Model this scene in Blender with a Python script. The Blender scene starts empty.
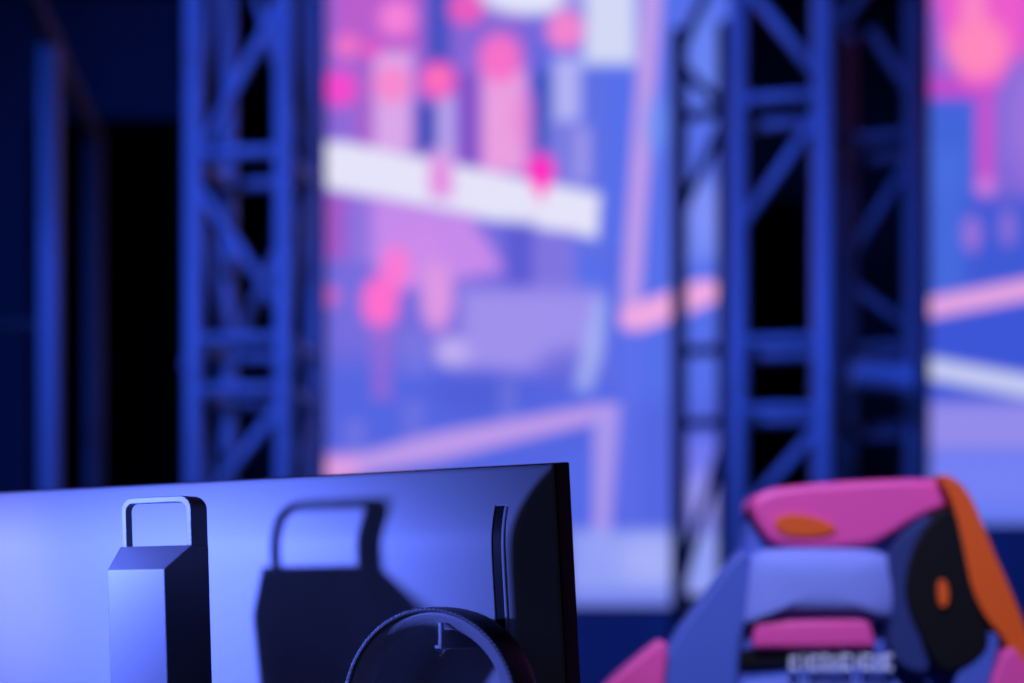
import bpy, bmesh, math, random
from mathutils import Vector, Matrix
random.seed(7)
C = bpy.context.scene.collection
F = 1422.2; HY = 620.0; CZ = 1.0

# ---------------------------------------------------------------- helpers
def P(px, py, d):
    return Vector(((px-512)/F*d, d, CZ-(py-HY)/F*d))
def lin(c):
    return tuple(((v/255)/12.92 if v/255 <= .04045 else ((v/255+.055)/1.055)**2.4) for v in c)
def mat(name, base, rough=.5, metal=0.0, bump=0.0, scale=200.0, var=.0, spec=.5, coat=0.0):
    m = bpy.data.materials.new(name); m.use_nodes = True
    nt = m.node_tree; b = nt.nodes['Principled BSDF']
    b.inputs['Base Color'].default_value = (*base, 1)
    b.inputs['Roughness'].default_value = rough
    b.inputs['Metallic'].default_value = metal
    b.inputs['Specular IOR Level'].default_value = spec
    b.inputs['Coat Weight'].default_value = coat
    tc = nt.nodes.new('ShaderNodeTexCoord')
    n = nt.nodes.new('ShaderNodeTexNoise'); n.inputs['Scale'].default_value = scale
    n.inputs['Detail'].default_value = 4
    nt.links.new(tc.outputs['Object'], n.inputs['Vector'])
    mr = nt.nodes.new('ShaderNodeMapRange')
    mr.inputs['To Min'].default_value = max(.02, rough-var); mr.inputs['To Max'].default_value = min(1, rough+var)
    nt.links.new(n.outputs['Fac'], mr.inputs['Value']); nt.links.new(mr.outputs['Result'], b.inputs['Roughness'])
    if bump:
        bp = nt.nodes.new('ShaderNodeBump'); bp.inputs['Strength'].default_value = bump
        bp.inputs['Distance'].default_value = .001
        nt.links.new(n.outputs['Fac'], bp.inputs['Height']); nt.links.new(bp.outputs['Normal'], b.inputs['Normal'])
    return m
M = {}
M['silver'] = mat('silver_plastic', (.60,.60,.64), .58, .1, .15, 900, .06)
M['silver_stand'] = mat('stand_metal', (.25,.25,.27), .5, .2, .1, 1200, .05)
M['black_plastic'] = mat('black_plastic', (.012,.012,.016), .5, 0, .1, 600, .08, .3)
M['leather'] = mat('black_leather', (.02,.02,.026), .48, 0, .5, 700, .1, .4)
M['cushion'] = mat('lit_cushion_leather', (.75,.75,.82), .5, 0, .5, 600, .1, .4)  # pale on a black headset: the lit padding is put into the colour
M['lit_edge'] = mat('lit_edge_leather', (.30,.30,.34), .45, 0, .5, 900, .1, .5)  # paler than the black leather: the lit rim is put into the colour
M['stitch'] = mat('stitch_thread', (.75,.75,.85), .6, 0, .2, 500, .05)
M['hook'] = mat('hook_metal', (.6,.6,.65), .35, .5, .05, 500, .05)
M['screen_glass'] = mat('screen_glass', (.01,.01,.012), .2, 0, 0, 10, .02)
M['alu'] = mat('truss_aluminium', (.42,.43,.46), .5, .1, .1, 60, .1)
M['alu_dark'] = mat('shaded_truss_aluminium', (.05,.05,.06), .5, .0, .1, 60, .1)  # truss aluminium with the shade on the ladder put into its colour
M['alu_mid'] = mat('dim_truss_aluminium', (.16,.16,.18), .5, 0, .1, 60, .1)  # darker copy of the truss aluminium: weaker light put into the colour
M['post'] = mat('post_paint', (.35,.36,.4), .5, .1, .1, 60, .1)
M['post_dim'] = mat('dark_post_paint', (.06,.06,.07), .6, .0, .1, 60, .1)
M['drape'] = mat('black_drape', (.03,.03,.034), .95, 0, .3, 30, .03, .05)
M['navy'] = mat('navy_board', (.10,.13,.18), .8, 0, .2, 20, .05, .1)
M['cabinet'] = mat('screen_cabinet', (.03,.03,.035), .6, 0, .1, 60, .05)
M['floor'] = mat('dark_floor', (.03,.03,.035), .5, 0, .2, 8, .15)
M['desk'] = mat('desk_laminate', (.03,.03,.035), .5, 0, .1, 80, .08)
M['pink'] = mat('pink_vinyl', (.9,.085,.34), .5, 0, .3, 150, .06)
M['orange'] = mat('orange_vinyl', (.85,.11,.008), .5, 0, .3, 150, .06)
M['chair_blue'] = mat('blue_grey_vinyl', (.07,.12,.46), .55, 0, .3, 150, .06)
M['pillow'] = mat('pillow_fabric', (.24,.29,.70), .7, 0, .4, 300, .06)
M['chair_black'] = mat('black_vinyl', (.004,.004,.005), .6, 0, .3, 150, .06, .2)
M['chair_navy'] = mat('navy_vinyl', (.02,.035,.15), .55, 0, .3, 150, .06)
M['thread'] = mat('white_embroidery', (.85,.85,.95), .7, 0, .3, 300, .05)

def link(name, bm, m, parent=None, smooth=False, auto=None):
    bmesh.ops.recalc_face_normals(bm, faces=bm.faces)
    me = bpy.data.meshes.new(name); bm.to_mesh(me); bm.free()
    me.materials.append(m)
    if smooth: me.polygons.foreach_set('use_smooth', [True]*len(me.polygons))
    o = bpy.data.objects.new(name, me); C.objects.link(o)
    if parent: o.parent = parent
    if auto:
        md = o.modifiers.new('bevel', 'BEVEL'); md.width = auto; md.segments = 3; md.limit_method = 'ANGLE'
        md.angle_limit = math.radians(35)
        me.polygons.foreach_set('use_smooth', [True]*len(me.polygons))
        wn = o.modifiers.new('wn', 'WEIGHTED_NORMAL'); wn.keep_sharp = False
    return o
def tag(o, label, cat, group=None, kind=None):
    o['label'] = label; o['category'] = cat
    if group: o['group'] = group
    if kind: o['kind'] = kind
    return o
def struct(o): o['kind'] = 'structure'; return o
def empty(name, loc=(0,0,0), mtx=None):
    o = bpy.data.objects.new(name, None); C.objects.link(o); o.empty_display_size = .05
    if mtx is not None: o.matrix_world = mtx
    else: o.location = loc
    return o
def box(bm, x0, x1, y0, y1, z0, z1):
    vs = [bm.verts.new((x,y,z)) for z in (z0,z1) for y in (y0,y1) for x in (x0,x1)]
    for f in ((0,1,3,2),(4,6,7,5),(0,4,5,1),(2,3,7,6),(0,2,6,4),(1,5,7,3)):
        bm.faces.new([vs[i] for i in f])
def tube(bm, a, b, r, n=12, r2=None):
    a = Vector(a); b = Vector(b); d = (b-a).normalized()
    u = d.orthogonal().normalized(); w = d.cross(u); r2 = r if r2 is None else r2
    A = [bm.verts.new(a+(u*math.cos(2*math.pi*i/n)+w*math.sin(2*math.pi*i/n))*r) for i in range(n)]
    B = [bm.verts.new(b+(u*math.cos(2*math.pi*i/n)+w*math.sin(2*math.pi*i/n))*r2) for i in range(n)]
    for i in range(n): bm.faces.new((A[i],A[(i+1)%n],B[(i+1)%n],B[i]))
    bm.faces.new(A); bm.faces.new(B[::-1])
def prism(bm, pts, y0, y1):
    """pts (x,z) outline extruded from y0 to y1"""
    A = [bm.verts.new((x,y0,z)) for x,z in pts]; B = [bm.verts.new((x,y1,z)) for x,z in pts]
    n = len(pts)
    for i in range(n): bm.faces.new((A[i],A[(i+1)%n],B[(i+1)%n],B[i]))
    bm.faces.new(A); bm.faces.new(B[::-1])
def loftpath(bm, path, section_fn, closed_ends=True):
    """path: list of (pos, xdir, ydir); section_fn(i)->list of (x,y)"""
    rings = []
    for i,(p,x,y) in enumerate(path):
        rings.append([bm.verts.new(p+x*a+y*b) for a,b in section_fn(i)])
    for r0,r1 in zip(rings, rings[1:]):
        n = len(r0)
        for i in range(n): bm.faces.new((r0[i],r0[(i+1)%n],r1[(i+1)%n],r1[i]))
    if closed_ends: bm.faces.new(rings[0]); bm.faces.new(rings[-1][::-1])

# ---------------------------------------------------------------- camera
cam = bpy.data.cameras.new('camera'); co = bpy.data.objects.new('camera', cam); C.objects.link(co)
co.location = (0,0,CZ); co.rotation_euler = (math.radians(90),0,0)
cam.sensor_width = 36; cam.lens = 50
cam.shift_y = (HY-341.5)/1024
cam.clip_start = .02
cam.dof.use_dof = True; cam.dof.focus_distance = 1.22; cam.dof.aperture_fstop = 2.0
bpy.context.scene.camera = co

# ---------------------------------------------------------------- the monitor
U = Vector((.90063,-.43458,0)); N0 = Vector((-.43458,-.90063,0)); UP = Vector((0,0,1))
WID, HGT = .668, .388
tilt = math.radians(7.5)
V = UP*math.cos(tilt)+N0*math.sin(tilt); NN = N0*math.cos(tilt)-UP*math.sin(tilt)
TR = P(567, 462, 1.25)                                  # near top corner, at the screen-side edge
# local frame: x = U (right seen from behind), y = -NN (into the panel), z = V ; origin at bottom centre
org = TR - V*HGT - U*(WID/2)
mm = Matrix(((U.x,-NN.x,V.x,org.x),(U.y,-NN.y,V.y,org.y),(U.z,-NN.z,V.z,org.z),(0,0,0,1)))
mon_base = empty('monitor', mtx=Matrix.Translation((org.x+N0.x*.15, org.y+N0.y*.15, .72)) @ Matrix.Rotation(math.atan2(U.y,U.x),4,'Z'))
tag(mon_base, 'silver computer monitor seen from behind, on a square column stand with a carrying handle', 'monitor')
bpy.context.view_layer.update()
inv = mon_base.matrix_world.inverted()
def mlink(name, bm, m, mtx=mm, parent=None, **k):
    bm.transform(inv @ mtx)
    return link(name, bm, m, parent or mon_base, **k)
# edge thickness : y from 0 (screen side at back) ... panel frame from y=0..; back skin grows towards -y
TH = .026
bm = bmesh.new(); box(bm, -WID/2, WID/2, -TH, .006, 0, HGT)
mlink('bezel_frame', bm, M['black_plastic'], auto=.0018)
bm = bmesh.new(); box(bm, -WID/2+.008, WID/2-.008, .006, .0066, .012, HGT-.008)
mlink('screen', bm, M['screen_glass'])
# back shell as a dished skin
NU, NV = 260, 110
def smin(a, b, k=.10):
    h_ = max(0, min(1, .5+.5*(b-a)/k)); return b*(1-h_)+a*h_-k*h_*(1-h_)
def ramp(t):                                             # straight flank with a rounded shoulder
    return smin(max(0,t), 1.0, .16)
def soft(t):
    t = max(0, min(1, t)); return 1-(1-t)**2.8
def hgt(x, z):
    dr = ramp((WID/2-.001-x)/.031); dl = soft((x+WID/2-.001)/.05); dt = soft((HGT-.001-z)/.105); db = soft((z-.001)/.05)
    return .042*min(1, max(0, smin(smin(dr, dt, .12), smin(dl, db, .12), .12)))
bm = bmesh.new(); g = []
for j in range(NV+1):
    row = []
    for i in range(NU+1):
        x = -WID/2+.001+(WID-.002)*i/NU; z = .001+(HGT-.002)*j/NV
        row.append(bm.verts.new((x, -TH-.0002-hgt(x,z), z)))
    g.append(row)
for j in range(NV):
    for i in range(NU): bm.faces.new((g[j][i],g[j][i+1],g[j+1][i+1],g[j+1][i]))
# rim back into the frame so that the skin is closed
rim = [g[0][i] for i in range(NU+1)]+[g[j][NU] for j in range(1,NV+1)]+[g[NV][i] for i in range(NU-1,-1,-1)]+[g[j][0] for j in range(NV-1,0,-1)]
back = [bm.verts.new((v.co.x, -TH+.002, v.co.z)) for v in rim]
n = len(rim)
for i in range(n): bm.faces.new((rim[i],rim[(i+1)%n],back[(i+1)%n],back[i]))
bm.faces.new(back)
shell = mlink('back_shell', bm, M['silver'], smooth=True)
# the long slot cut into the shell
SX = WID/2-.0415
bm = bmesh.new(); box(bm, SX-.0048, SX+.0048, -TH-.06, -TH-.012, HGT-.143, HGT-.034)
cut = mlink('slot_cutter', bm, M['black_plastic'])
md = shell.modifiers.new('slot', 'BOOLEAN'); md.operation = 'DIFFERENCE'; md.object = cut; md.solver = 'EXACT'
bpy.context.view_layer.update()
dg = bpy.context.evaluated_depsgraph_get()
me = bpy.data.meshes.new_from_object(shell.evaluated_get(dg))
shell.modifiers.clear(); old = shell.data; shell.data = me
bpy.data.objects.remove(cut)
def follow(name, m, sec, z0=HGT-.1425, z1=HGT-.0345, x=SX, **k):
    bm = bmesh.new(); q = []
    for t in range(25):
        z = z0+(z1-z0)*t/24
        q.append((Vector((x, -TH-hgt(x,z), z)), Vector((1,0,0)), Vector((0,1,0))))
    loftpath(bm, q, lambda i: sec); return mlink(name, bm, m, **k)
follow('slot_fill', M['black_plastic'], [(-.0047,.0008),(.0047,.0008),(.0047,.02),(-.0047,.02)])  # near-flush black fill standing in for the shade inside the slot
follow('slot_trim', M['silver'], [(.0019*math.cos(2*math.pi*k/12), .0003+.0019*math.sin(2*math.pi*k/12)) for k in range(12)], x=SX+.0062, smooth=True)
# VESA boss and arm (below the picture)
bm = bmesh.new(); box(bm, -.075, .095, -TH-.054, -TH-.036, .04, .16)
mlink('mount_plate', bm, M['black_plastic'], auto=.004)

# column stand : frame with x = U, y = -N0 (towards the panel), z up, slight backward lean
ctilt = math.radians(2.5)
CV = UP*math.cos(ctilt)+N0*math.sin(ctilt); CN = N0*math.cos(ctilt)-UP*math.sin(ctilt)
def hit(px, py, p0, nn):
    r = P(px,py,1)-Vector((0,0,CZ)); c = Vector((0,0,CZ)); t = (p0-c).dot(nn)/r.dot(nn); return c+r*t
QR, QF = .180, .243                                     # rear and front planes, distance from the panel
p0 = Vector((TR.x,TR.y,0))
fl = hit(107,570,p0+N0*QF,N0); fr = hit(164.5,568,p0+N0*QF,N0)
rr = hit(209.5,545,p0+N0*QR,N0); rl = hit(122.5,545,p0+N0*(QR+.020),N0)
cc = (fl+fr)/2; cc = cc-CV*((cc.z-.72)/CV.z)
cm = Matrix(((U.x,-CN.x,CV.x,cc.x),(U.y,-CN.y,CV.y,cc.y),(U.z,-CN.z,CV.z,cc.z),(0,0,0,1)))
ci = cm.inverted()
lf, lr, lrr, lrl = ci@fl, ci@fr, ci@rr, ci@rl
wf = (lr.x-lf.x)/2; dep = QF-QR
print('column', lf, lr, lrr, lrl)
zf = lf.z; zb = lrr.z
xr = lrr.x; xl = lrl.x
bm = bmesh.new()
plan = [(-wf,0),(wf,0),(xr,dep),(xl,dep)]
zt = [zf,zf,zb,zb]
bot = [bm.verts.new((x,y,.012)) for x,y in plan]
top = [bm.verts.new((plan[0][0],plan[0][1],zf)), bm.verts.new((plan[1][0],plan[1][1],zf)),
       bm.verts.new((xr,dep-.022,zb)), bm.verts.new((xl,dep-.022,zb))]
tr2 = [bm.verts.new((xr,dep,zb)), bm.verts.new((xl,dep,zb))]
XB = xl-.011; zm = zb-.030                              # the rear left edge flares below the handle
b2 = [bm.verts.new((xr,dep-.022,.012)), bm.verts.new((XB,dep-.022,.012))]
m2 = [bm.verts.new((XB,dep-.022,zm)), bm.verts.new((XB,dep,zm))]
# sides are flat from the front edge to the handle line, then straight back
bmesh.ops.delete(bm, geom=[bot[2],bot[3]], context='VERTS')
b3 = [bm.verts.new((xr,dep,.012)), bm.verts.new((XB,dep,.012))]
bm.faces.new((bot[0],bot[1],top[1],top[0]))
bm.faces.new((bot[1],b2[0],top[2],top[1])); bm.faces.new((b2[0],b3[0],tr2[0],top[2]))
bm.faces.new((bot[0],top[0],m2[0],b2[1])); bm.faces.new((top[0],top[3],m2[0])); bm.faces.new((b2[1],m2[0],m2[1],b3[1])); bm.faces.new((m2[0],top[3],tr2[1],m2[1]))
bm.faces.new((b3[0],b3[1],m2[1],tr2[1],tr2[0])); bm.faces.new(top); bm.faces.new((top[2],tr2[0],tr2[1],top[3]))
bm.faces.new((bot[0],b2[1],b2[0],bot[1])); bm.faces.new((b2[0],b2[1],b3[1],b3[0]))
col = mlink('stand_column', bm, M['silver_stand'], mtx=cm, auto=.0012)
# the carrying handle: a rounded flat loop
hx0, hx1 = xl+.002, xr-.0005
hz0 = zb-.004; hz1 = (ci@hit(160,498.5,p0+N0*QR,N0)).z
def rrect(x0,x1,z0,z1,r,k=6):
    pts = [(x0,z0),(x1,z0)]
    for i in range(k+1):
        a = math.pi/2*i/k; pts.append((x1-r+r*math.cos(a), z1-r+r*math.sin(a)))
    for i in range(k+1):
        a = math.pi/2*i/k; pts.append((x0+r-r*math.sin(a), z1-r+r*math.cos(a)))
    return pts
o1 = rrect(hx0,hx1,hz0,hz1,.011); i1 = rrect(hx0+.005,hx1-.0055,hz0+.004,hz1-.005,.007)
bm = bmesh.new()
yA = dep-.022
def yBf(x): return yA+.008+.014*max(0,min(1,(x-hx0)/(hx1-hx0)))**1.5
vs = [[bm.verts.new((x,y if y < 9 else yBf(x),z)) for x,z in o] for o in (o1,i1) for y in (yA,9)]
n = len(o1)
for i in range(n):
    j = (i+1)%n
    bm.faces.new((vs[0][i],vs[0][j],vs[1][j],vs[1][i])); bm.faces.new((vs[2][i],vs[2][j],vs[3][j],vs[3][i]))
    bm.faces.new((vs[0][i],vs[0][j],vs[2][j],vs[2][i])); bm.faces.new((vs[1][i],vs[1][j],vs[3][j],vs[3][i]))
mlink('carrying_handle', bm, M['silver_stand'], mtx=cm, auto=.0008)
# tilt arm between column and panel, foot on the desk
bm = bmesh.new(); box(bm, -.028, .03, dep-.002, dep+.125, .10, .17)
mlink('tilt_arm', bm, M['black_plastic'], mtx=cm, auto=.004)
bm = bmesh.new()
fm = Matrix(((U.x,-N0.x,0,cc.x),(U.y,-N0.y,0,cc.y),(0,0,1,.72),(0,0,0,1)))
ft = [(-.15,.17),(-.12,-.02),(-.05,-.05),(.05,-.05),(.12,-.02),(.15,.17)]
A = [bm.verts.new((x,y,0)) for x,y in ft]; B = [bm.verts.new((x,y,.014)) for x,y in ft]
for i in range(6): bm.faces.new((A[i],A[(i+1)%6],B[(i+1)%6],B[i]))
bm.faces.new(A); bm.faces.new(B)
mlink('stand_foot', bm, M['silver_stand'], mtx=fm, auto=.003)

# headset hook: a thin upright blade out of the back shell
tip = P(440, 634, 1.165)
HN = -N0                                                # towards the panel
hm = Matrix(((U.x,HN.x,0,tip.x),(U.y,HN.y,0,tip.y),(0,0,1,tip.z),(0,0,0,1)))
bm = bmesh.new()
prof_h = [(0,-.0095),(0,.0098),(.0035,.0098),(.0048,.0035),(.098,.0035),(.098,-.0125),(.004,-.0125)]
A = [bm.verts.new((-.0016,y,z)) for y,z in prof_h]; B = [bm.verts.new((.0016,y,z)) for y,z in prof_h]
k = len(prof_h)
for i in range(k): bm.faces.new((A[i],A[(i+1)%k],B[(i+1)%k],B[i]))
bm.faces.new(A); bm.faces.new(B)
box(bm, -.0042, .0020, -.001, .006, -.0125, -.0092)
mlink('headset_hook', bm, M['hook'], mtx=hm, auto=.0006)

# ---------------------------------------------------------------- the headset hanging on the hook
ra, rb = .0825, .086
ctop = P(428.5, 607.5, 1.167)
hc = Vector((ctop.x, ctop.y, ctop.z-rb))
head = empty('headset', mtx=Matrix(((U.x,HN.x,0,hc.x),(U.y,HN.y,0,hc.y),(0,0,1,hc.z),(0,0,0,1))))
tag(head, 'black headset with padded stitched headband, coloured pale as if lit, hanging on the hook behind the monitor', 'headset')
# local: x across, y towards the panel, z up ; band spans y 0..BW
BW = .040
def band_path(a0=-.02, n=60):
    out = []
    for i in range(n+1):
        t = math.pi*(1+2*.06)*i/n - math.pi*.06
        x = -math.cos(t); z = math.sin(t)
        nrm = Vector((x/ra, 0, z/rb)).normalized()
        out.append((Vector((ra*x,0,rb*z)), nrm, Vector((0,1,0))))
    return out
bp = band_path()
def shell_sec(i):
    return [(0,.001),(0,.0),(-.0006,-.0004),(-.003,.0005),(-.003,BW-.0005),(-.0006,BW+.0004),(0,BW),(.0006,BW*.75),(.0008,BW*.5),(.0006,BW*.25)]
bm = bmesh.new(); loftpath(bm, bp, shell_sec); link('headband', bm, M['leather'], head, smooth=True)
def cush_sec(i):
    fat = .008+.011*i/60; pts = []
    for k in range(17):
        t = k/16
        pts.append((-.003-fat*(4*t*(1-t))**.85, .0012+(BW-.0024)*t))
    return pts
bm = bmesh.new(); loftpath(bm, bp[1:-1], cush_sec); link('headband_cushion', bm, M['cushion'], head, smooth=True)
bm = bmesh.new()
loftpath(bm, bp[1:-1], lambda i: [(-.0017+.0019*math.cos(2*math.pi*k/10), .0002+.0019*math.sin(2*math.pi*k/10)) for k in range(10)])
link('lit_edge_strip', bm, M['lit_edge'], head, smooth=True)  # added strip standing in for the lit front edge of the headband
# stitching: little puckered loops along the front edge
bm = bmesh.new()
NS = 64
for i in range(NS):
    t = math.pi*(i+.5)/NS
    x, z = -math.cos(t), math.sin(t)
    nrm = Vector((x/ra,0,z/rb)).normalized()
    tg = Vector((nrm.z,0,-nrm.x))
    c = Vector((ra*x,0,rb*z))-nrm*.0012+Vector((0,-.0016,0))
    tube(bm, c-tg*.0013-nrm*.0005, c+tg*.0011+nrm*.0007, .00055, 6)
link('stitching', bm, M['stitch'], head, smooth=True)
for s in (-1,1):
    bm = bmesh.new(); box(bm, s*ra-.003, s*ra+.003, .008, .032, -.060, -.012)
    link('slider', bm, M['black_plastic'], head, auto=.0015)
    # yoke: a half ring round the cup
    bm = bmesh.new(); q = []
    for k in range(17):
        a = math.pi*k/16
        q.append((Vector((s*(ra+.006), .02+.043*math.cos(a), -.103+.047*math.sin(a))), Vector((1,0,0)), Vector((0,math.cos(a),math.sin(a)))))
    loftpath(bm, q, lambda i: [(-.003,-.003),(.003,-.003),(.003,.003),(-.003,.003)])
    yk = link('yoke', bm, M['black_plastic'], head, auto=.0012)
    cup = None
    for nm, xs, R, m_ in (('ear_cup', [(0,.0),(.0,.036),(.006,.040),(.018,.040),(.024,.034),(.026,.0)], 1, 'black_plastic'),
                          ('ear_pad', [(0,.018),(0,.036),(-.006,.040),(-.014,.038),(-.018,.028),(-.014,.019),(-.006,.017)], 1, 'leather')):
        bm = bmesh.new(); rings = []
        for k in range(28):
            a = 2*math.pi*k/28
            rings.append([bm.verts.new((s*(ra-.016+x), .02+r*math.cos(a)*.95, -.103+r*1.1*math.sin(a))) for x,r in xs])
        L = len(xs)
        for k in range(28):
            r0, r1 = rings[k], rings[(k+1)%28]
            rng = range(L-1) if nm == 'ear_cup' else range(L)
            for q_ in rng:
                f4 = [r0[q_],r0[(q_+1)%L],r1[(q_+1)%L],r1[q_]]
                try: bm.faces.new(f4)
                except ValueError: pass
        bmesh.ops.remove_doubles(bm, verts=bm.verts, dist=1e-5)
        link(nm, bm, M[m_], head, smooth=True)

# ---------------------------------------------------------------- desk
bm = bmesh.new(); box(bm, -.85, .30, -.46, .08, .69, .72)
dk = empty('desk', (0,0,0))
dm = Matrix.Translation((-.12,1.50,0)) @ Matrix.Rotation(math.atan2(U.y,U.x),4,'Z')
dk.matrix_world = dm
tag(dk, 'dark computer desk under the silver monitor', 'desk')
link('desk_top', bm, M['desk'], dk, auto=.004)
for x in (-.78,.24):
    for y in (-.4,.02):
        bm = bmesh.new(); box(bm, x-.025,x+.025,y-.025,y+.025,0,.69); link('leg', bm, M['black_plastic'], dk, auto=.003)

# ---------------------------------------------------------------- gaming chairs
SC = 700.0/1.0
CD = F/SC                                                # distance of the first chair
def cx(px): return (px-845)/SC
def cz(py): return CZ+(HY-py)/SC
def outline(pts): return [(cx(x),cz(y)) for x,y in pts]
def smoothpts(pts, it=2):
    for _ in range(it):
        q = []
        for i in range(len(pts)):
            a = pts[i]; b = pts[(i+1)%len(pts)]
            q += [(a[0]*.75+b[0]*.25,a[1]*.75+b[1]*.25),(a[0]*.25+b[0]*.75,a[1]*.25+b[1]*.75)]
        pts = q
    return pts
def pad(name, pts, y0, y1, m, parent, bev=.008, it=2, sm=True):
    bm = bmesh.new(); prism(bm, smoothpts(outline(pts), it), y0, y1)
    return link(name, bm, M[m], parent, auto=bev)
def puff(name, pts, yb, bulge, m, parent, it=2):
    """cushion: outline with a bulged front"""
    o = smoothpts(outline(pts), it); cxx = sum(p[0] for p in o)/len(o); czz = sum(p[1] for p in o)/len(o)
    bm = bmesh.new(); rings = []
    K = 8
    for k in range(K+1):
        a = math.pi/2*k/K; s = math.cos(a)**.6 if k < K else 0; y = yb-bulge*math.sin(a)
        if k == K: break
        rings.append([bm.verts.new((cxx+(x-cxx)*s, y, czz+(z-czz)*s)) for x,z in o])
    base = [bm.verts.new((x,yb+.02,z)) for x,z in o]; rings.insert(0, base)
    for r0,r1 in zip(rings,rings[1:]):
        for i in range(len(o)): bm.faces.new((r0[i],r0[(i+1)%len(o)],r1[(i+1)%len(o)],r1[i]))
    bm.faces.new(base); tip_ = bm.verts.new((cxx,yb-bulge,czz))
    for i in range(len(o)): bm.faces.new((rings[-1][i],rings[-1][(i+1)%len(o)],tip_))
    return link(name, bm, M[m], parent, smooth=True)
def make_chair():
    r = empty('gaming_chair', (0,0,0))
    # back rest body, behind the coverings (front at y=0, thickness behind)
    body = [(722,690),(690,700),(655,720),(640,800),(655,1000),(700,1080),(960,1080),(1010,1000),(1030,800),(1020,690),(985,620),
            (962,540),(940,492),(905,482),(790,486),(757,502),(742,545),(733,600),(722,650)]
    pad('backrest', body, 0, .075, 'chair_blue', r, .02)
    puff('back_cushion', [(720,690),(760,672),(905,672),(950,700),(960,850),(930,1030),(740,1030),(705,850)], .005, .03, 'chair_blue', r)
    # left outer bolster and shoulder wing
    pad('side_bolster', [(742,548),(752,560),(748,610),(738,650),(735,720),(672,760),(650,700),(668,640),(700,600),(728,560)], -.02, .03, 'chair_blue', r, .012)
    pad('shoulder_wing', [(668,632),(662,690),(650,760),(600,800),(578,720),(600,688),(638,655)], -.035, .03, 'pink', r, .008, 1)
    # top cover of the head rest
    pad('headrest_cover', [(746,506),(758,491),(800,485),(880,480),(935,479),(955,493),(950,508),(915,520),(885,540),(860,551),(775,551),(757,534)], -.022, .078, 'pink', r, .014)
    pad('harness_slot', [(768,522),(785,514),(812,518),(838,530),(820,538),(780,538)], -.026, -.018, 'orange', r, .002)
    # head pillow
    puff('head_pillow', [(746,556),(770,547),(872,548),(893,560),(899,600),(892,624),(866,617),(756,617),(738,630),(740,600)], -.005, .035, 'pillow', r)
    pad('strap_panel', [(752,620),(866,617),(874,648),(750,650)], -.024, 0, 'pink', r, .01, 0)
    pad('lower_slot', [(726,660),(752,645),(800,650),(868,650),(872,655),(800,658),(790,664),(735,668)], -.010, .01, 'chair_black', r, .004, 1)
    e = empty('lettering'); C.objects.unlink(e); bpy.data.objects.remove(e)
    bm = bmesh.new()
    x = 786
    for w, h_ in ((8,13),(6,15),(9,14),(7,15),(8,13),(9,15),(6,14),(9,15),(7,13),(9,15)):
        for (a0,a1,b0,b1) in ((0,.25,0,1),(0,1,0,.22),(0,1,.78,1)) if w > 6 else ((.35,.65,0,1),):
            box(bm, cx(x+w*a0), cx(x+w*a1), -.029, -.021, cz(669-h_*b0), cz(669-h_*b1))
        x += w+2.6
    link('embroidered_lettering', bm, M['thread'], r)
    # right wing: black recess and orange outer edge
    pad('wing_recess', [(897,572),(912,530),(944,503),(956,545),(964,600),(984,640),(962,664),(934,674),(915,645),(897,605)], -.045, .06, 'chair_black', r, .01)
    pad('wing_liner', [(880,556),(900,530),(930,512),(908,545),(902,590),(912,640),(925,672),(895,668),(880,640),(890,600)], -.04, 0, 'chair_navy', r, .008)
    pad('wing_trim', [(926,476),(945,480),(962,498),(980,545),(1000,590),(1020,640),(1030,700),(1012,690),(996,640),(975,618),(960,585),(950,535),(942,500)], -.045, .06, 'orange', r, .008)
    pad('wing_mark', [(927,580),(937,582),(938,606),(928,608)], -.052, -.044, 'orange', r, .001, 1)
    pad('shoulder_bolster', [(975,630),(992,636),(985,665),(975,700),(960,760),(940,740),(945,690),(955,655)], -.04, .03, 'chair_blue', r, .01)
    pad('shoulder_wing', [(1000,642),(1015,665),(1040,690),(1080,740),(1060,800),(1010,790),(970,750),(978,690),(988,660)], -.05, .03, 'pink', r, .01)
    # seat, arms and base (below the picture)
    sz = cz(1080)
    bm = bmesh.new(); box(bm, -.25,.25,-.48,.05,.42,.53); link('seat', bm, M['chair_blue'], r, auto=.03)
    for s in (-1,1):
        bm = bmesh.new(); box(bm, s*.30-.045,s*.30+.045,-.33,-.05,.66,.69); a = link('armrest', bm, M['chair_black'], r, auto=.01)
        bm = bmesh.new(); box(bm, s*.28-.02,s*.28+.02,-.22,-.15,.44,.665); link('armrest_post', bm, M['chair_black'], a, auto=.004)
    bm = bmesh.new(); tube(bm, (0,-.2,.10),(0,-.2,.43),.028,20); link('gas_lift', bm, M['chair_black'], r, smooth=False)
    for k in range(5):
        a = 2*math.pi*k/5+.3; d = Vector((math.cos(a),math.sin(a),0)); c0 = Vector((0,-.2,0))
        bm = bmesh.new(); tube(bm, c0+d*.02+Vector((0,0,.115)), c0+d*.31+Vector((0,0,.085)), .026, 10, .016)
        lg = link('base_leg', bm, M['chair_black'], r)
        w = Vector((-d.y,d.x,0)); cc_ = c0+d*.31+Vector((0,0,.03))
        bm = bmesh.new(); tube(bm, cc_-w*.022, cc_+w*.022, .03, 18); tube(bm, cc_+Vector((0,0,.02)), cc_+Vector((0,0,.06)), .007, 8)
        link('caster', bm, M['chair_black'], lg)
    return r
def dup(root, loc, rz):
    r = root.copy(); C.objects.link(r)
    for ch in list(root.children):
        c = ch.copy(); C.objects.link(c); c.parent = r
        for g_ in ch.children:
            d = g_.copy(); C.objects.link(d); d.parent = c
    r.location = loc; r.rotation_euler = (0,0,rz); return r
chair = make_chair()
chair.location = (cx(845)+(845-512)/F*CD, CD, 0)
tag(chair, 'pink, orange and blue gaming chair standing in front of the right truss tower', 'chair')

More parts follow.
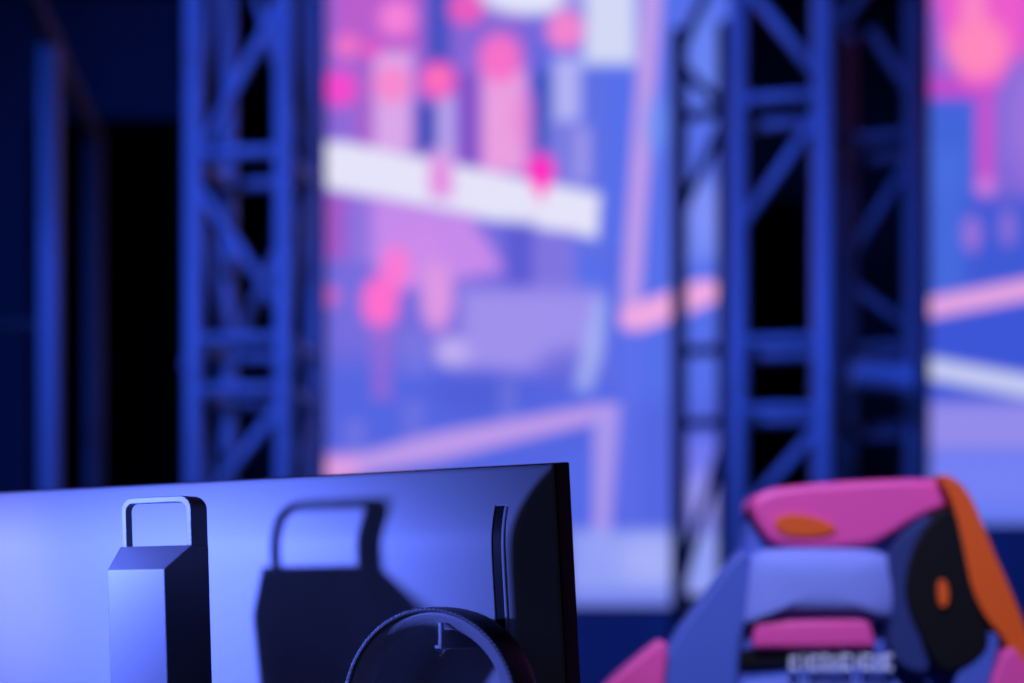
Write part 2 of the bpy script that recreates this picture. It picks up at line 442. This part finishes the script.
other = dup(chair, (P(-48,0,2.75).x, 2.75, 0), .15)
tag(other, 'gaming chair at the far left edge, almost wholly hidden behind the silver monitor', 'chair')
chair['group'] = other['group'] = 'gaming chairs at the desks'
# ---------------------------------------------------------------- LED screens
def sstep(a, b, x):
    t = max(0, min(1, (x-a)/(b-a))); return t*t*(3-2*t)
def ell(cx_, cy_, rx, ry, c, a=1, soft=.35):
    def f(x,y):
        d = math.hypot((x-cx_)/rx, (y-cy_)/ry); return a*(1-sstep(1-soft, 1+soft, d))
    return f, lin(c)
def quad(pts, c, a=1, soft=4):
    # convex polygon, soft edge in picture units
    es = []
    n = len(pts); ar = sum(pts[i][0]*pts[(i+1)%n][1]-pts[(i+1)%n][0]*pts[i][1] for i in range(n))
    if ar < 0: pts = pts[::-1]
    for i in range(n):
        (x0,y0),(x1,y1) = pts[i],pts[(i+1)%n]; L = math.hypot(x1-x0,y1-y0)
        es.append((x0,y0,-(y1-y0)/L,(x1-x0)/L))
    def f(x,y):
        d = min((x-x0)*nx+(y-y0)*ny for x0,y0,nx,ny in es)
        return a*sstep(-soft, soft, d)
    return f, lin(c)
def rect(x0,x1,y0,y1,c,a=1,soft=4): return quad([(x0,y0),(x1,y0),(x1,y1),(x0,y1)],c,a,soft)
S1 = [
 rect(300,530,-80,215,(150,105,215),.9,25), rect(560,800,-80,400,(86,112,236),.9,20),
 rect(300,560,215,360,(125,110,222),.8,25), rect(330,420,-80,60,(190,92,205),.9,10),
 rect(426,452,-40,68,(62,78,192),.95,6), rect(452,480,-60,20,(190,90,200),.8,8),
 rect(300,333,-80,600,(90,95,215),.5,8),
 rect(358,374,60,150,(175,95,200),.8,5), rect(374,412,52,152,(222,170,236),.95,6), rect(412,428,75,150,(150,110,215),.8,6),
 rect(418,436,103,152,(50,76,182),1,5), rect(438,456,95,170,(190,172,240),.9,5), rect(456,482,72,170,(132,82,202),.95,6),
 rect(482,526,70,172,(238,162,226),.95,6), rect(526,536,95,170,(220,120,210),.8,4), rect(534,552,70,152,(56,82,190),1,5),
 rect(450,530,10,60,(130,100,215),.6,10), rect(553,582,58,122,(186,184,246),.9,6), rect(548,585,122,190,(130,128,226),.8,7), rect(580,606,70,260,(98,112,226),.7,6),
 ell(530,-8,52,22,(228,230,252)), rect(584,636,-60,64,(214,220,246),.97,8), rect(560,584,-40,20,(140,130,225),.7,8),
 ell(397,18,18,18,(244,128,218)), ell(347,46,13,12,(238,114,202)), ell(340,88,17,18,(245,72,205)), ell(393,84,19,19,(247,138,208)),
 ell(372,50,9,9,(230,90,200)), ell(438,80,17,18,(252,92,188)), ell(438,78,7,7,(255,130,190)), ell(500,58,21,24,(247,112,202)), ell(565,30,19,20,(242,132,208)), ell(466,8,17,16,(234,92,192)),
 ell(519,118,7,26,(236,110,200),.35,.6),
 rect(576,590,128,182,(185,170,240),.6,5),
 quad([(648,-80),(668,-80),(639,312),(620,312)],(192,156,234),1,3), 
 ell(655,125,10,26,(105,150,245),.8,.8),
 quad([(320,142),(345,142),(600,194),(597,238),(470,216),(320,187)],(230,228,250),1,4),
 rect(429,454,150,200,(215,160,232),.85,4), ell(440,178,12,17,(228,146,226)), ell(541,171,14,17,(255,45,192)), quad([(531,178),(551,178),(542,202),(540,202)],(255,70,195),1,3),
 rect(322,346,196,260,(176,84,192),.75,6), rect(350,372,200,262,(160,120,225),.6,5),
 quad([(372,198),(470,216),(505,270),(400,290),(372,262)],(202,140,236),.95,8),
 rect(505,534,222,288,(84,86,208),.8,8), rect(534,576,232,292,(132,118,224),.85,5),
 ell(396,268,15,22,(250,122,214)), ell(380,302,18,26,(255,110,206)), rect(372,392,325,400,(160,106,212),.6,5),
 rect(412,440,232,280,(205,140,234),.8,8), ell(437,296,16,34,(222,152,228)), ell(330,296,11,10,(196,104,204)),
 rect(462,602,290,372,(164,148,238),.9,12), ell(452,352,17,15,(196,178,244),.9,.5), rect(402,428,335,375,(128,128,230),.5,8),
 ell(480,392,46,22,(80,94,214),.8,.5), ell(570,372,34,24,(92,96,216),.7,.5), rect(500,516,380,420,(120,122,228),.6,5),
 quad([(594,300),(610,296),(604,345),(590,392),(574,388),(584,345)],(166,180,246),.85,6),
 rect(604,622,250,420,(88,104,226),.6,5),
 quad([(619,312),(640,302),(700,280),(720,282),(720,300),(640,332),(622,330)],(240,170,228),1,3),
 rect(345,365,420,470,(120,120,228),.7,6), rect(402,425,400,450,(118,118,226),.6,6), rect(620,640,330,520,(98,112,238),.6,8),
 quad([(300,470),(440,432),(600,404),(618,404),(600,432),(440,460),(300,494)],(190,154,234),1,4), ell(335,468,24,13,(230,160,228),.9,.6),
 quad([(594,406),(620,406),(608,560),(592,560)],(174,154,238),.95,4),
 rect(560,592,450,530,(84,108,234),.6,6),
 rect(570,760,530,640,(150,164,248),.9,8), ell(650,560,30,22,(176,184,250),.7,.7), rect(686,735,440,530,(120,124,246),.8,8),
 ell(703,500,16,26,(164,160,248),.8,.6), rect(686,735,180,260,(128,148,250),.7,14), ell(706,60,16,46,(112,140,246),.7,.7), ell(706,215,14,26,(130,146,250),.8,.6),
 rect(560,672,590,640,(110,125,235),.8,6),
]
S2 = [
 rect(900,1300,-80,85,(140,98,216),1,14), rect(900,1300,-80,14,(214,84,206),1,6), rect(985,1300,-80,60,(214,84,206),1,12), rect(985,1300,60,210,(134,104,216),.9,12), rect(900,978,110,290,(66,102,218),.9,10),
 rect(925,978,76,98,(196,76,204),.95,3), rect(900,940,-60,70,(150,100,215),.7,8),
 quad([(938,-80),(1030,-80),(1022,45),(996,90),(968,88),(942,40)],(236,92,204),1,5),
 quad([(965,-80),(990,-80),(985,30),(960,20)],(255,140,200),.8,6),
 ell(978,48,30,30,(255,136,190),1,.4), rect(976,994,85,196,(198,82,206),1,3), ell(985,188,9,10,(214,128,222),1,.5),
 rect(900,1300,196,292,(62,88,212),.85,14), rect(934,964,150,290,(74,112,226),.7,10),
 ell(972,234,9,18,(160,116,220),.9,.4), ell(1008,228,9,18,(140,112,220),.9,.4), ell(1040,120,34,60,(160,120,225),.7,.5),
 rect(900,1300,300,410,(60,84,214),.9,8),
 quad([(900,303),(1300,226),(1300,248),(900,324)],(228,164,226),1,2.5), quad([(900,352),(1300,424),(1300,448),(900,374)],(196,202,242),1,2.5),
 rect(900,1300,402,452,(150,142,236),.95,10), rect(900,1300,452,560,(118,130,246),.95,12), rect(900,1300,505,560,(96,120,240),.7,8),
]
def led(px0, px1, py0, py1, d, base, layers, label, step=3.5):
    a = P(px0,py1,d); b = P(px1,py0,d)
    r = empty('led_screen', ((a.x+b.x)/2, d, a.z)); W = b.x-a.x; H = b.z-a.z
    tag(r, label, 'screen')
    bm = bmesh.new(); box(bm, -W/2-.02, W/2+.02, .004, .09, -.02, H+.02); link('cabinet', bm, M['cabinet'], r, auto=.006)
    nx = int((px1-px0)/step); ny = int((py1-py0)/step)
    bm = bmesh.new(); L = bm.loops.layers.float_color.new('pixels')
    vs = [[bm.verts.new((-W/2+W*i/nx, 0, H*j/ny)) for i in range(nx+1)] for j in range(ny+1)]
    lb = lin(base); val = {}
    for j in range(ny+1):
        for i in range(nx+1):
            x = px0+(px1-px0)*i/nx; y = py1-(py1-py0)*j/ny; c = lb
            for f_, cc_ in layers:
                w = f_(x,y)
                if w > .003: c = tuple(c[k]*(1-w)+cc_[k]*w for k in range(3))
            val[vs[j][i]] = (*c,1)
    for j in range(ny):
        for i in range(nx):
            f = bm.faces.new((vs[j][i],vs[j][i+1],vs[j+1][i+1],vs[j+1][i]))
            for lp in f.loops: lp[L] = val[lp.vert]
    m = bpy.data.materials.new('led_picture'); m.use_nodes = True; nt = m.node_tree; nt.nodes.clear()
    at = nt.nodes.new('ShaderNodeAttribute'); at.attribute_name = 'pixels'
    em = nt.nodes.new('ShaderNodeEmission'); em.inputs['Strength'].default_value = 1.0
    out = nt.nodes.new('ShaderNodeOutputMaterial')
    nt.links.new(at.outputs['Color'], em.inputs['Color']); nt.links.new(em.outputs['Emission'], out.inputs['Surface'])
    me = bpy.data.meshes.new('display'); bm.to_mesh(me); bm.free(); me.materials.append(m)
    o = bpy.data.objects.new('display', me); C.objects.link(o); o.parent = r
    return r
led(326, 735, -70, 606, 6.0, (84,102,226), S1, 'large lit screen with white band and pink dots, between the two trusses')
led(930, 1230, -70, 524, 6.3, (72,98,222), S2, 'lit screen at the right edge with a pink drop shape and two slanting bars')

# stage below the screens
def block(name, x0,x1,y0,y1,z0,z1,m,label,cat):
    bm = bmesh.new(); box(bm,-(x1-x0)/2,(x1-x0)/2,-(y1-y0)/2,(y1-y0)/2,0,z1-z0)
    o = link(name, bm, M[m], None, auto=.01); o.location = ((x0+x1)/2,(y0+y1)/2,z0); tag(o,label,cat); return o
s1 = P(326,606,6.0); s1b = P(742,606,6.0); s2 = P(928,524,6.3)
block('stage_riser', -1.0, s1b.x+.1, 5.9, 7.2, 0, s1.z-.02, 'navy', 'low dark blue riser under the large screen between the trusses', 'stage')
block('stage_riser', s1b.x+.12, 5.0, 6.2, 7.4, 0, s2.z-.02, 'navy', 'dark blue riser under the screen at the right edge', 'stage')

# ---------------------------------------------------------------- trusses
def truss(label, group, d, px0, px1, yaw_dd, rungs, diags, m='alu', side_diag=True, ztop=3.3, depth=None, zbot=0.0, ladder=False, name='box_truss', rt=.025):
    """front chords at pixel columns px0 (depth d) and px1 (depth d+yaw_dd)"""
    a = P(px0,HY,d); b = P(px1,HY,d+yaw_dd); a.z = b.z = 0
    e = (b-a); S = e.length; e.normalize(); nb = Vector((-e.y,e.x,0))
    if nb.y < 0: nb = -nb
    D = depth or S
    mid = (a+b)/2+nb*D/2*(0 if ladder else 1)
    r = empty(name, (mid.x,mid.y,zbot)); tag(r, label, 'truss', group)
    loc = Vector((mid.x,mid.y,zbot))
    corners = [a,b] if ladder else [a,b,b+nb*D,a+nb*D]
    for c in corners:
        bm = bmesh.new(); tube(bm, c-loc+Vector((0,0,zbot)), Vector((c.x,c.y,ztop))-loc, rt, 16)
        for zj in [ (rungs[i][1]+rungs[i+1][1])/2 if False else None for i in range(0)]: pass
        link('chord', bm, M[m], r, smooth=True)
    def zz(y): return CZ+(HY-y)/F*d
    faces = [(a,b)] if ladder else [(a,b),(b,b+nb*D),(b+nb*D,a+nb*D),(a+nb*D,a)]
    rr = rt*.62
    zs = sorted(zz(y) for y in rungs)
    for fi,(p,q) in enumerate(faces):
        for z in zs:
            bm = bmesh.new(); tube(bm, Vector((p.x,p.y,z))-loc, Vector((q.x,q.y,z))-loc, rr*1.1, 10); link('brace', bm, M[m], r, smooth=True)
        if fi == 0:
            for (t0,y0,t1,y1) in diags:
                A_ = p.lerp(q,t0); B_ = p.lerp(q,t1)
                bm = bmesh.new(); tube(bm, Vector((A_.x,A_.y,zz(y0)))-loc, Vector((B_.x,B_.y,zz(y1)))-loc, rr, 10); link('brace', bm, M[m], r, smooth=True)
        elif side_diag:
            for k,(z0,z1) in enumerate(zip(zs,zs[1:])):
                if z1-z0 < .2: continue
                A_,B_ = (p,q) if (k+fi)%2 else (q,p)
                bm = bmesh.new(); tube(bm, Vector((A_.x,A_.y,z0))-loc, Vector((B_.x,B_.y,z1))-loc, rr, 10); link('brace', bm, M[m], r, smooth=True)
    if not ladder:
        # bolted end plates between the paired rungs
        zp = [ (z0+z1)/2 for z0,z1 in zip(zs,zs[1:]) if z1-z0 < .3]
        for z in zp:
            for c in corners:
                bm = bmesh.new(); tube(bm, Vector((c.x,c.y,z-.02))-loc, Vector((c.x,c.y,z+.02))-loc, rt*1.25, 16); link('coupler', bm, M[m], r)
    bm = bmesh.new(); box(bm, -D*.9, D*.9, -D*.9, D*.9, 0, .012)
    bm.transform(Matrix.Rotation(math.atan2(e.y,e.x),4,'Z'))
    link('base_plate', bm, M['alu_dark'], r)
    return r
G = 'upright trusses of the stage'
truss('silver box truss tower left of the large lit screen', None, 4.6, 193.5, 283.5, -.04, [-160,155,340,390,600],
      [(0,165,1,2),(0,180,1,318),(1,402,0,520),(0,-150,1,-10)], depth=.33, rt=.030)
truss('silver box truss tower right of the large lit screen, behind the chair', None, 4.9, 737.5, 822.5, -.05, [-170,100,342,410,640],
      [(0,-25,1,88),(1,112,0,232),(1,425,0,520)], depth=.27, rt=.030, side_diag=False)
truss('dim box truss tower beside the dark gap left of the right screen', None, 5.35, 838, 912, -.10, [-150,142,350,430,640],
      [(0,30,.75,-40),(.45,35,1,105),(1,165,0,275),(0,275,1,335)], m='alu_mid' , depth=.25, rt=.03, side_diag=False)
truss('thin ladder truss, coloured dark for shade, standing against the right side of the large screen', None, 5.55, 679, 725, -.06, [-120,117,352,424,600],
      [(0,52,1,-40),(0,65,1,115),(1,125,0,215),(1,440,0,590)], m='alu_dark', ladder=True, name='ladder_truss', rt=.032)

# stage lamp clamped on the dim truss
lp = P(880,378,5.05)
r = empty('stage_lamp', (lp.x,lp.y,lp.z)); tag(r, 'short dark stage lamp clamped across the dim truss tower above the chair', 'lamp')
bm = bmesh.new(); tube(bm, (-.10,0,.015),(.05,0,0),.05,20); tube(bm,(.05,0,0),(.10,0,-.005),.05,20,.062); link('lamp_housing', bm, M['post'], r, smooth=False)
bm = bmesh.new(); tube(bm, (.0,0,.05),(0,.05,.11),.01,10); box(bm,-.02,.02,.03,.12,.09,.12); link('clamp', bm, M['post_dim'], r)

# ---------------------------------------------------------------- framed structure at the far left
pA = P(50,40,4.5); pB = P(94,64,5.4)
r = empty('steel_frame', (pA.x,pA.y,0)); tag(r, 'blue lit steel post frame with a top rail, at the left edge', 'frame')
L0 = Vector((pA.x,pA.y,0))
dirp = (Vector((pB.x,pB.y,0))-L0).normalized()
bm = bmesh.new(); box(bm,-.029,.029,-.029,.029,0,pA.z+.03); link('post', bm, M['post'], r, auto=.005)
bm = bmesh.new(); tube(bm, Vector((pB.x,pB.y,0))-L0, Vector((pB.x,pB.y,pA.z+.03))-L0, .036, 16); link('post', bm, M['alu_mid'], r, smooth=True)
q0 = L0-dirp*1.2
bm = bmesh.new(); tube(bm, Vector((q0.x,q0.y,pA.z))-L0, Vector((pB.x,pB.y,pA.z))-L0, .035, 12); link('top_rail', bm, M['post_dim'], r, smooth=True)
zr = P(47,325,4.5).z
bm = bmesh.new(); tube(bm, Vector((-1.0,.25,zr)), Vector((0,0,zr)), .022, 12); link('mid_rail', bm, M['post_dim'], r, smooth=True)
# navy boards behind
r = empty('partition', (P(-115,0,6.6).x, 6.62, 0)); tag(r, 'dark navy partition behind the steel frame, with a header over a black opening', 'partition')
ox = P(-115,0,6.6).x
bm = bmesh.new(); box(bm, P(-260,0,6.6).x-ox, P(30,0,6.6).x-ox, -.02, .02, 0, 3.9); link('board', bm, M['navy'], r)
bm = bmesh.new(); box(bm, P(30,0,6.6).x-ox, P(182,0,6.6).x-ox, -.02, .02, P(0,118,6.6).z, 3.9); link('header_board', bm, M['navy'], r)

# ---------------------------------------------------------------- the room
def plane_box(name, x0,x1,y0,y1,z0,z1,m):
    bm = bmesh.new(); box(bm,x0,x1,y0,y1,z0,z1); o = link(name, bm, M[m]); struct(o); return o
plane_box('floor', -6,6,-3,9,-.1,0,'floor')
plane_box('wall_back', -6,6,9,9.1,0,5.2,'drape')
plane_box('wall_left', -6.1,-6,-3,9,0,5.2,'drape')
plane_box('wall_right', 6,6.1,-3,9,0,5.2,'drape')
plane_box('ceiling', -6,6,-3,9,5.2,5.3,'drape')

# ---------------------------------------------------------------- light
def area(name, loc, target, size, power, color, spread=180, shape='DISK', sy=None):
    l = bpy.data.lights.new(name, 'AREA'); l.energy = power; l.color = color; l.size = size; l.shape = shape
    if sy: l.size_y = sy
    l.spread = math.radians(spread)
    o = bpy.data.objects.new(name, l); C.objects.link(o); o.location = loc
    o.rotation_euler = (Vector(target)-Vector(loc)).to_track_quat('-Z','Y').to_euler(); return o
def spot(name, loc, target, power, color, ang, blend, rad):
    l = bpy.data.lights.new(name, 'SPOT'); l.energy = power; l.color = color; l.spot_size = math.radians(ang); l.spot_blend = blend
    l.shadow_soft_size = rad
    o = bpy.data.objects.new(name, l); C.objects.link(o); o.location = loc
    o.rotation_euler = (Vector(target)-Vector(loc)).to_track_quat('-Z','Y').to_euler(); return o
spot('key_lamp', (-.518,1.02,1.092), (-.49,1.6,1.01), 23, (.125,.19,1), 176, .9, .012)
spot('added_edge_light', (-1.05,.95,1.25), (-.54,1.5,1.03), 10, (.62,.6,1), 20, 1.0, .03)  # unseen light added to brighten the left end of the back shell
spot('blue_stage_spot', (-.9,.2,4.4), (.9,5.0,1.9), 1100, (.042,.11,1), 60, .5, .25)
spot('added_left_spot', (-3.6,1.2,3.0), (-1.0,4.9,1.8), 230, (.01,.10,1), 75, .6, .25)  # unseen light added for the left tower and the partition
spot('added_right_spot', (2.6,.8,3.6), (1.5,5.3,1.9), 260, (.01,.10,1), 24, .6, .25)  # unseen light added to turn the dim truss bluer
area('blue_fill', (-1.6,-.6,2.0), (0,2.5,1.1), 1.0, 2.5, (.05,.14,1))
spot('added_chair_spot', (-.1,.1,3.2), (.52,2.03,1.12), 480, (.50,.54,1), 22, .5, .1)  # unseen light added to brighten the chair alone
w = bpy.data.worlds.new('world'); bpy.context.scene.world = w; w.use_nodes = True
w.node_tree.nodes['Background'].inputs[0].default_value = (.75,.72,1,1)
w.node_tree.nodes['Background'].inputs[1].default_value = .018
vs_ = bpy.context.scene.view_settings
vs_.view_transform = 'Standard'; vs_.look = 'None'; vs_.gamma = 1; vs_.exposure = 0
try: vs_.use_curve_mapping = False
except Exception: pass
